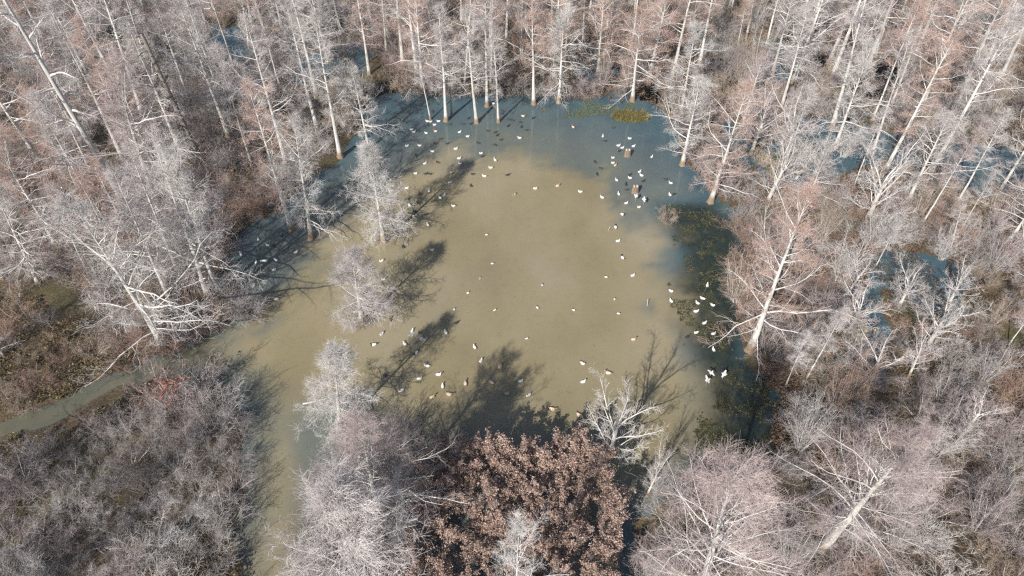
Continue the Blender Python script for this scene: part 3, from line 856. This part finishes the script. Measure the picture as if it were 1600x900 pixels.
cover('ground_cover', poly([(1160, 570), (1250, 590), (1330, 680), (1290, 760), (1200, 720)]), 9000, .075, .03, .7, 'litter', 54, 'brown leafy brush on the right bank below the buttressed cypress', 'ground cover', cut=.38)
cover('ground_cover', poly([(1300, 380), (1600, 340), (1700, 520), (1400, 470)]), 8000, .075, .02, .4, 'litter', 55, 'brown leaf cover around the right-hand pool', 'ground cover', cut=.42)
cover('ground_cover', poly([(150, 300), (440, 330), (345, 400), (380, 480), (200, 570), (140, 480)]), 9000, .075, .02, .4, 'litter', 56, 'brown leaf cover beneath the trees of the left bank', 'ground cover', cut=.42)
cover('ground_cover', poly([(580, 150), (600, 20), (1080, 20), (1060, 170)]), 16000, .10, .02, .5, 'litter', 57, 'rusty leaf cover under the far wood behind the pond', 'ground cover', cut=.45)
cover('water_weed', WEED, 7000, .06, .006, .05, 'weed', 58, 'green and brown water weed floating along the right edge of the pond', 'water weed', .8, .55, 99)
cover('water_weed', poly([(1180, 600), (1215, 600), (1260, 760), (1090, 730), (1100, 660)]), 3500, .075, .006, .05, 'weed', 59, 'green water weed in the shaded corner right of the pond', 'water weed', 1.0, .52, 99)
cover('algae_mat', poly([(835, 160), (930, 158), (1010, 168), (1020, 182), (960, 178), (900, 186), (850, 176)]), 2600, .06, .005, .03, 'algae', 60, 'yellow-green algae mats floating off the far shore', 'algae', 1.4, .5, 99)
cover('algae_mat', poly([(1190, 240), (1290, 245), (1290, 285), (1200, 285)]), 2500, .07, .005, .03, 'algae', 61, 'olive algae round the pale stem clump in the upper right pool', 'algae', 1.4, .45, 99)

cover('ground_cover', poly([(1215, 300), (1330, 320), (1320, 370), (1230, 350)]), 5000, .075, .02, .5, 'cover', 62, 'olive and ochre plants behind the crown of the buttressed cypress', 'ground cover', cut=.36)
cover('ground_cover', poly([(1290, 470), (1640, 480), (1700, 880), (1330, 640)]), 9000, .07, .02, .3, 'cover', 63, 'ochre leaf cover between the shrubs of the right-hand thicket', 'ground cover', cut=.46)
cover('floating_debris', MUD, 900, .035, .004, .012, 'litter', 64, 'specks of leaf debris floating on the muddy water', 'debris', 3.0, .5, 99)
cover('floating_debris', poly([(600, 160), (1040, 190), (1060, 300), (900, 240), (620, 290)]), 500, .04, .004, .012, 'weed', 65, 'dark weed scraps floating on the blue far water', 'debris', 2.0, .5, 99)

# ------------------------------------------------------------------ yellow grass clump
def grass_clump(px, py, rx, ry, n, h, label):
    rng = np.random.default_rng(5)
    g = ground(px, py)
    root = bpy.data.objects.new('grass_clump', None); C.objects.link(root); root.location = g
    tag(root, label, 'grass')
    for part in range(3):
        a = rng.random(n) * 6.28; q = np.sqrt(rng.random(n))
        S = np.stack([np.cos(a) * q * rx, np.sin(a) * q * ry, np.full(n, -.1)], 1)
        D = norm(np.column_stack([rng.normal(0, .3, (n, 2)), np.ones(n)]))
        p, r = grow(S, D, h * rng.uniform(.5, 1.2, n), np.full(n, .014), 3, .2, -.06, .85, rng)
        V, F = tubes(p, r, 3)
        tag(obj('blades', mesh_np('blades', V, [F], [MAT['sedge'] if part else MAT['litter']]), root), None, None, None, 'stuff')
    LAND.append((px, py, 'the yellow grass clump'))
grass_clump(985, 184, 1.5, .75, 420, .6, 'yellow-green grass clump in the water at the far shore')

# ------------------------------------------------------------------ blind of brown oak boughs
def make_bough(seed, L=1.9):
    rng = np.random.default_rng(seed)
    G = Geo()
    p0, r0 = grow(np.array([[0, 0, 0.]]), np.array([[0, 0, 1.]]), np.array([L]), np.array([.022]), 6, .09, 0, .8, rng)
    G.add(*[x if i == 0 else [x] for i, x in enumerate(tubes(p0, r0, 5))], 0)
    P, D, Rr, t, ow = along(p0, r0, 16, .2, 1.0, rng)
    p1, r1 = grow(P, side_dir(D, .8, rng), .62 * (1.15 - .6 * t) * rng.uniform(.7, 1.2, 16), Rr * .6, 3, .15, .05, .7, rng)
    G.add(*[x if i == 0 else [x] for i, x in enumerate(tubes(p1, r1, 3))], 0)
    P, D, *_ = along(p1, r1, 34, .2, 1.0, rng)
    P2, *_ = along(p0, r0, 36, .3, 1.0, rng)
    P = np.concatenate([P, P2])
    V, F = leaf_quads(P + rng.normal(0, .05, P.shape), .058, rng, .5, 1.5)
    G.add(V, [F], 1)
    return G.mesh('oak_bough', [MAT['dlimb'], MAT['oak']], False)
BM = [make_bough(s) for s in range(500, 506)]
BX0, BX1, BY0, BY1, BH = -3.5, 3.75, 8.6, 16.6, 2.4
blind = bpy.data.objects.new('brush_blind', None); C.objects.link(blind)
blind.location = ((BX0 + BX1) / 2, (BY0 + BY1) / 2, 0)
tag(blind, 'big square mass of brown-leaved oak boughs at the bottom centre of the pond edge', 'brush blind')
LAND.append((815, 700, 'the brown oak boughs'))
def bough(x, y, z, tilt_dir, tilt, s):
    o = obj('oak_bough', random.choice(BM), blind)
    o.location = (x - blind.location.x, y - blind.location.y, z)
    up = Vector((math.cos(tilt_dir) * math.sin(tilt), math.sin(tilt_dir) * math.sin(tilt), math.cos(tilt)))
    o.rotation_mode = 'QUATERNION'
    o.rotation_quaternion = Vector((0, 0, 1)).rotation_difference(up) @ Euler((0, 0, random.uniform(0, 6.28))).to_quaternion()
    o.scale = (s, s, s)
for i in range(26):       # far side, upright
    bough(BX0 + (BX1 - BX0) * (i + random.random()) / 26, BY1 - .25 + random.gauss(0, .15), .1 if i % 2 else .75, math.pi / 2, random.uniform(-.1, .35), random.uniform(.85, 1.2))
for i in range(30):       # second row behind it, added to deepen the shadow on the water
    bough(BX0 + (BX1 - BX0) * (i + random.random()) / 30, BY1 - .7 + random.gauss(0, .12), .05 if i % 2 else .6, math.pi / 2, random.uniform(-.2, .3), random.uniform(.9, 1.2))
for sgn, xx in ((0, BX0), (1, BX1)):
    for i in range(22):
        bough(xx + random.gauss(0, .15), BY0 + (BY1 - BY0) * (i + random.random()) / 22, .1 if i % 2 else .7, math.pi * (1 - sgn), random.uniform(-.05, .35), random.uniform(.85, 1.15))
for i in range(15):       # the roof, boughs laid on each other
    for j in range(15):
        x = BX0 + .25 + (BX1 - BX0 - .5) * (i + random.random()) / 15
        y = BY0 + (BY1 - BY0 - .6) * (j + random.random()) / 15
        bough(x, y, BH - 1.05 + random.gauss(0, .16) - .25 * noise2(np.array([[x, y]]), 1.6, 8)[0], random.uniform(0, 6.28), random.uniform(.45, 1.25), random.uniform(.7, 1.0))

# ------------------------------------------------------------------ stumps, log, stick
def stump(px, py, label, landmark, seed):
    rng = np.random.default_rng(seed)
    g = ground(px, py + 4)
    sides, lv = 18, 7
    a = np.arange(sides) * 2 * math.pi / sides
    V = []
    for k in range(lv):
        z = -.25 + .80 * k / (lv - 1)
        rr = .20 * (1.25 - .38 * k / (lv - 1)) * (1 + .16 * np.cos(2 * a) + .06 * np.cos(5 * a + 1) + rng.normal(0, .015, sides))
        V.append(np.column_stack([np.cos(a) * rr, np.sin(a) * rr, np.full(sides, z) + rng.normal(0, .01, sides)]))
    V = np.concatenate(V)
    idx = np.arange(lv * sides).reshape(lv, sides)
    A, B = idx[:-1], idx[1:]
    o = obj('stump', mesh_np('stump', V, [np.stack([A, np.roll(A, -1, 1), np.roll(B, -1, 1), B], -1).reshape(-1, 4)], [MAT['stump_wood']]))
    o.location = g
    for s in (-1, 1):       # the top is split in two lobes by a groove
        b_ = a[:, None] * 0
        top = np.column_stack([np.cos(a) * .085 + s * .10, np.sin(a) * .15, np.full(sides, .53)])
        top2 = np.column_stack([np.cos(a) * .065 + s * .10, np.sin(a) * .125, np.full(sides, .60) + rng.normal(0, .012, sides)])
        c_ = np.array([[s * .10, 0, .615]])
        VV = np.concatenate([top, top2, c_])
        i = np.arange(sides)
        obj('split_top', mesh_np('split_top', VV, [np.stack([i, (i + 1) % sides, (i + 1) % sides + sides, i + sides], 1), np.stack([i + sides, (i + 1) % sides + sides, np.full(sides, 2 * sides)], 1)], [MAT['stump_top']]), o)
    tag(o, label, 'stump', 'split stumps in the pond')
    LAND.append((px, py, landmark))
stump(980, 240, 'split tan stump in blue water, the farther of two', 'the farther stump', 1)
stump(992, 297, 'split tan stump nearer the pond centre, the closer of two', 'the nearer stump', 2)

def stick(name, p0, p1, r, key, label, cat, seed=1, K=6, wob=.05):
    rng = np.random.default_rng(seed)
    p0, p1 = np.array(p0), np.array(p1)
    L = np.linalg.norm(p1 - p0)
    p, rr = grow(np.zeros((1, 3)), (p1 - p0)[None], np.array([L]), np.array([r]), K, wob, 0, .5, rng)
    V, F = tubes(p, rr, 7)
    o = obj(name, mesh_np(name, V, [F], [MAT[key]]))
    o.location = p0
    return tag(o, label, cat)
a_, b_ = ground(474, 633), ground(520, 630)
stick('fallen_log', (a_[0], a_[1], .12), (b_[0] - .3, b_[1], .15), .05, 'limb', 'short white fallen log at the left of the pale twiggy tree', 'log')
a_ = ground(1011, 478); stick('stick', (a_[0], a_[1], -.1), (a_[0] + .05, a_[1] + .1, .42), .02, 'limb', 'short upright stick at the right side of the muddy water', 'stick', 2)
a_ = ground(950, 360); stick('stick', (a_[0], a_[1], -.1), (a_[0] + .08, a_[1] + .1, .32), .014, 'limb', 'thin upright stick beside the dark duck decoys right of centre', 'stick', 3)
a_, b_ = ground(1107, 440), ground(1085, 492)
stick('decoy_line', (a_[0], a_[1], .03), (b_[0], b_[1], .03), .012, 'rope', 'dark cord lying between white decoys in the weeds at right', 'cord', 4, 10, .02)

# ------------------------------------------------------------------ duck decoys
def loft(rings, sides=12):
    """rings: (x, z centre, half width, half height)"""
    a = np.arange(sides) * 2 * math.pi / sides
    V = np.concatenate([np.column_stack([np.full(sides, x), np.cos(a) * wd_, zc + np.sin(a) * ht]) for x, zc, wd_, ht in rings])
    n = len(rings)
    idx = np.arange(n * sides).reshape(n, sides)
    A, B = idx[:-1], idx[1:]
    return V, [np.stack([A, np.roll(A, -1, 1), np.roll(B, -1, 1), B], -1).reshape(-1, 4), idx[0][::-1][None], idx[-1][None]]
def lmesh(name, rings, key, sides=12):
    V, F = loft(rings, sides)
    G = Geo(); G.add(V, F)
    return G.mesh(name, [MAT[key]])
def duck_meshes(body, head, tail, breast):
    return dict(
        body=lmesh('duck_body', [(-.20, .10, .02, .015), (-.17, .09, .065, .05), (-.10, .07, .10, .085), (0, .065, .115, .10), (.09, .07, .105, .095), (.15, .08, .07, .07)], body),
        breast=lmesh('duck_breast', [(.10, .072, .103, .092), (.15, .08, .082, .08), (.19, .09, .045, .05), (.205, .095, .01, .01)], breast),
        tail=lmesh('duck_tail', [(-.16, .095, .062, .045), (-.21, .115, .045, .022), (-.29, .145, .02, .008)], tail),
        head=lmesh('duck_head', [(.115, .10, .035, .04), (.135, .16, .034, .036), (.15, .215, .042, .042), (.18, .225, .043, .043), (.215, .215, .028, .028), (.225, .21, .01, .01)], head, 10),
        bill=lmesh('duck_bill', [(.20, .208, .02, .016), (.25, .198, .022, .010), (.285, .194, .016, .006)], 'bill', 8),
        wing=lmesh('duck_wing', [(-.12, .13, .005, .004), (-.08, .135, .045, .012), (.02, .14, .05, .014), (.09, .135, .02, .006)], tail, 8))
DK = {'w': duck_meshes('white_feather', 'white_feather', 'grey_feather', 'white_feather'),
      'd': duck_meshes('dark_feather', 'green_head', 'dark_feather', 'dark_feather'),
      'g': duck_meshes('white_feather', 'green_head', 'dark_feather', 'dark_feather'),
      'b': duck_meshes('tan_feather', 'brown_feather', 'brown_feather', 'brown_feather'),
      'p': duck_meshes('white_feather', 'dark_feather', 'dark_feather', 'white_feather')}
def flat_wing(sgn):
    """outspread wing, thick at the leading edge"""
    V, F = [], []
    st = [(.0, .09, -.09, .014), (.14, .10, -.10, .011), (.28, .07, -.08, .008), (.40, .02, -.06, .004)]
    for y, xf, xb, th in st:
        V += [(xf, sgn * y, th), (xb, sgn * y, th * .4), (xb, sgn * y, -th * .4), (xf, sgn * y, -th)]
    i = np.arange(16).reshape(4, 4)
    A, B = i[:-1], i[1:]
    return mesh_np('duck_wing', np.array(V, float), [np.stack([A, np.roll(A, -1, 1), np.roll(B, -1, 1), B], -1).reshape(-1, 4), i[-1][None], i[0][::-1][None]], [MAT['white_feather']], smooth=False)
WING = [flat_wing(-1), flat_wing(1)]
POLE = lmesh('pole', [(-.30, 0, .013, .013), (1.0, 0, .010, .010)], 'pole_metal', 8)

DUCKS = []
def duck(px, py, kind, ang=None, s=1.0):
    """ang: heading on the ground, degrees from the picture's right"""
    g = ground(px, py)
    ang = random.choice([random.gauss(10, 35), random.gauss(170, 35), random.uniform(0, 360)]) if ang is None else ang
    root = bpy.data.objects.new('duck_decoy', None); C.objects.link(root)
    root.empty_display_size = .1
    root.rotation_euler = (0, 0, R(ang))
    k = s * random.uniform(.96, 1.08)
    root.scale = (k, k, k)
    me = DK['w' if kind == 'm' else kind]
    up = 0.0
    if kind == 'm':
        up = .75
        po = obj('pole', POLE, root); po.rotation_euler = (0, -math.pi / 2, 0); po.location = (0, 0, -.75); po.scale = (.78, 1, 1)
        for wm in WING:
            w_ = obj('wing', wm, root); w_.location = (.0, 0, .13); w_.rotation_euler = (random.uniform(-.3, .3), 0, 0)
    root.location = (g[0], g[1], up * k + (-.012 if not up else 0))
    obj('body', me['body'], root)
    obj('breast', me['breast'], root)
    obj('tail', me['tail'], root)
    hd = obj('head', me['head'], root)
    obj('bill', me['bill'], hd)
    if kind != 'm':
        for sg in (-1, 1):
            w_ = obj('folded_wing', me['wing'], root); w_.location = (-.03, sg * .062, .0); w_.rotation_euler = (sg * .5, 0, 0)
    DUCKS.append((root, (px, py), kind))

W_ = '''668,190 673,190.6 679.5,195.6 685.6,190 643,203 646.5,206.5 666,208.4 636.5,228.4 656,228 676,237 712,233 663.7,256 718,207 730.6,213.7 752,240
717,248 719,255.6 770.6,162 812,216 774,250.6 942,214 984,217 966,228 972,231.5 989.5,229 958,247 958,255 1018,246 999,269 1002.5,274.7 984.5,278.5
649,271.5 703,285.6 635.6,294.4 670.6,299.4 693.7,306 688,309.5 708.7,322 640,321 646,338.7 757,275.6 569,267 669,352 767,262.5 836,295 907,300
941,309 963.7,282 967,304 978,318 998.7,324 1048,286.5 1047,305 404,375 419,384 377,398 400.5,411 414.6,408 431.5,407 462,395 385,417 428,422 396,448
432,467.7 596.6,408 599,437 577,445 675.6,391 965,377 988,431 597,522 644,518.5 633,538 697,520 742,543 751,565 667.6,572 685,585.6 655,592 692,604.5
627,610.6 813,596 826,618 910,568 910.5,597 1048,455 1049,471 1105,447 1098,467 1090,474 1087,487 1113,477 1100,505.5 1088,520 1114,522 1115,547'''
D_ = '''670,196 689,217.5 650.6,243 684,254.4 723,194 702.5,195 736,194 732,185.6 747,224 753.5,245 684,163 676,175 680,225 699,225 785.6,173.7 784,178
795,187 800,188.5 794,197.5 762.5,205 774,207.5 777,212 782.5,219 774,227.5 813,191.5 814.6,199 822.5,204 833,185 930,254 770,169 967.5,236.5 945.5,221
938.5,263.5 933,273 983.5,274 958.5,200 665.6,272 672,272.5 639.4,311 653.5,317.7 657,304 648.7,331 665,336 627,347.5 738.7,272.7 736,291 793,274
1040,280.6 1053,304 1005,283.7 978,289 979,297 428.6,385 440,369.5 405.5,423 630,386.5 610,500 713,505 602,588 1061,491 1076,485.5 1074,527'''
G_ = '''409,408.5 972.7,335.6 962,355.6 972.7,403 584,539 650,552'''
B_ = '''680.6,205.6 817.5,182 895.6,199 961,259 705.6,270 803.5,305 871,291 675,621 702,616.6 727.6,600 781,573.7 768,598 792.6,615.6 950,583 863,639.5 905,649 989.6,530.5'''
P_ = '''760,367 769,412 750,435 731,458 947,433 847,446 960,468 840,481 896.5,484.6 966,490 709.5,484 773,484.5 823,529'''
M_ = '''992.5,316 1005,321 644.5,533 660,539 1108,592 1102,604 1128,594'''
for kind, txt, s in (('w', W_, .70), ('d', D_, .68), ('g', G_, .76), ('b', B_, .78), ('p', P_, .46), ('m', M_, .60)):
    for q in txt.split():
        x, y = map(float, q.split(','))
        duck(x, y, kind, None, s)

# ------------------------------------------------------------------ thin air haze over the swamp
HAZE = 0.0004
if HAZE:
    hx, hy0, hy1, hz0, hz1 = 720, -720, 720, -1.6, 30.0
    V = np.array([(x, y, z) for z in (hz0, hz1) for x, y in ((-hx, hy0), (hx, hy0), (hx, hy1), (-hx, hy1))], float)
    F = np.array([(3, 2, 1, 0), (4, 5, 6, 7), (0, 1, 5, 4), (1, 2, 6, 5), (2, 3, 7, 6), (3, 0, 4, 7)])
    m = bpy.data.materials.new('haze'); m.use_nodes = True
    m.node_tree.nodes.remove(m.node_tree.nodes['Principled BSDF'])
    pv = m.node_tree.nodes.new('ShaderNodeVolumePrincipled')
    pv.inputs['Color'].default_value = (.93, .95, 1, 1); pv.inputs['Density'].default_value = HAZE
    m.node_tree.links.new(pv.outputs[0], m.node_tree.nodes['Material Output'].inputs['Volume'])
    tag(obj('haze', mesh_np('haze', V, [F], [m], smooth=False)), 'thin pale haze in the air over the swamp', 'haze', None, 'stuff')

# ------------------------------------------------------------------ labels that single things out: rank of nearness to a thing one can find
ORD = ['', 'second ', 'third ', 'fourth ', 'fifth ', 'sixth ', 'seventh ', 'eighth ', 'ninth ', 'tenth ', 'eleventh ', 'twelfth ', 'thirteenth ', 'fourteenth ', 'fifteenth ', 'sixteenth ', 'seventeenth ', 'eighteenth ', 'nineteenth ', 'twentieth '] + ['twenty-' + x for x in ('first ', 'second ', 'third ', 'fourth ', 'fifth ', 'sixth ', 'seventh ', 'eighth ', 'ninth ')]
def rank_labels(items, phrase_of, cat, group):
    kinds = {}
    for o, p, *k in items:
        kinds.setdefault(phrase_of(*k), []).append((o, p))
    for ph, lst in kinds.items():
        near = {}
        for li, (lx, ly, _) in enumerate(LAND):
            order = sorted(range(len(lst)), key=lambda i: (lst[i][1][0] - lx) ** 2 + (lst[i][1][1] - ly) ** 2)
            for rk, i in enumerate(order):
                near.setdefault(i, []).append((rk, (lst[i][1][0] - lx) ** 2 + (lst[i][1][1] - ly) ** 2, li))
        for i, (o, p) in enumerate(lst):
            rk, _, li = min(near[i])
            od = ORD[rk] if rk < len(ORD) else 'far from and not '
            tag(o, f'{ph}, {od}nearest {LAND[li][2]}', cat, group)
rank_labels(DUCKS, lambda k: {'w': 'white duck decoy', 'd': 'dark duck decoy', 'g': 'white-bodied dark-headed decoy', 'b': 'tan-brown duck decoy', 'p': 'tiny white-and-black decoy', 'm': 'spread-winged decoy on pole'}[k], 'duck decoy', 'duck decoys on the pond')
TW = dict(grey='grey', rust='rusty', mauve='mauve', pale='pale', tan='tan', dark='dark')
rank_labels(LOOSE, lambda k, ti: f"{TW[ti]} {'slender ' if k == 'pole' else 'bushy ' if k == 'mid' else 'forked ' if k == 'forked' else 'tall '}tree", 'tree', 'bare trees of the swamp')
rank_labels(SHRUBS, lambda k, ti: f"{ti} {'upright' if k == 'vase' else 'low' if k == 'low' else 'rounded'} shrub", 'shrub', 'leafless shrubs of the swamp')
print('TREES', len(TREE_XY), 'SHRUBS', len(SHRUBS), 'MASS', len(rest), 'DUCKS', len(DUCKS), 'TRIS', sum(sum(len(p.vertices) - 2 for p in m.polygons) for m in bpy.data.meshes))
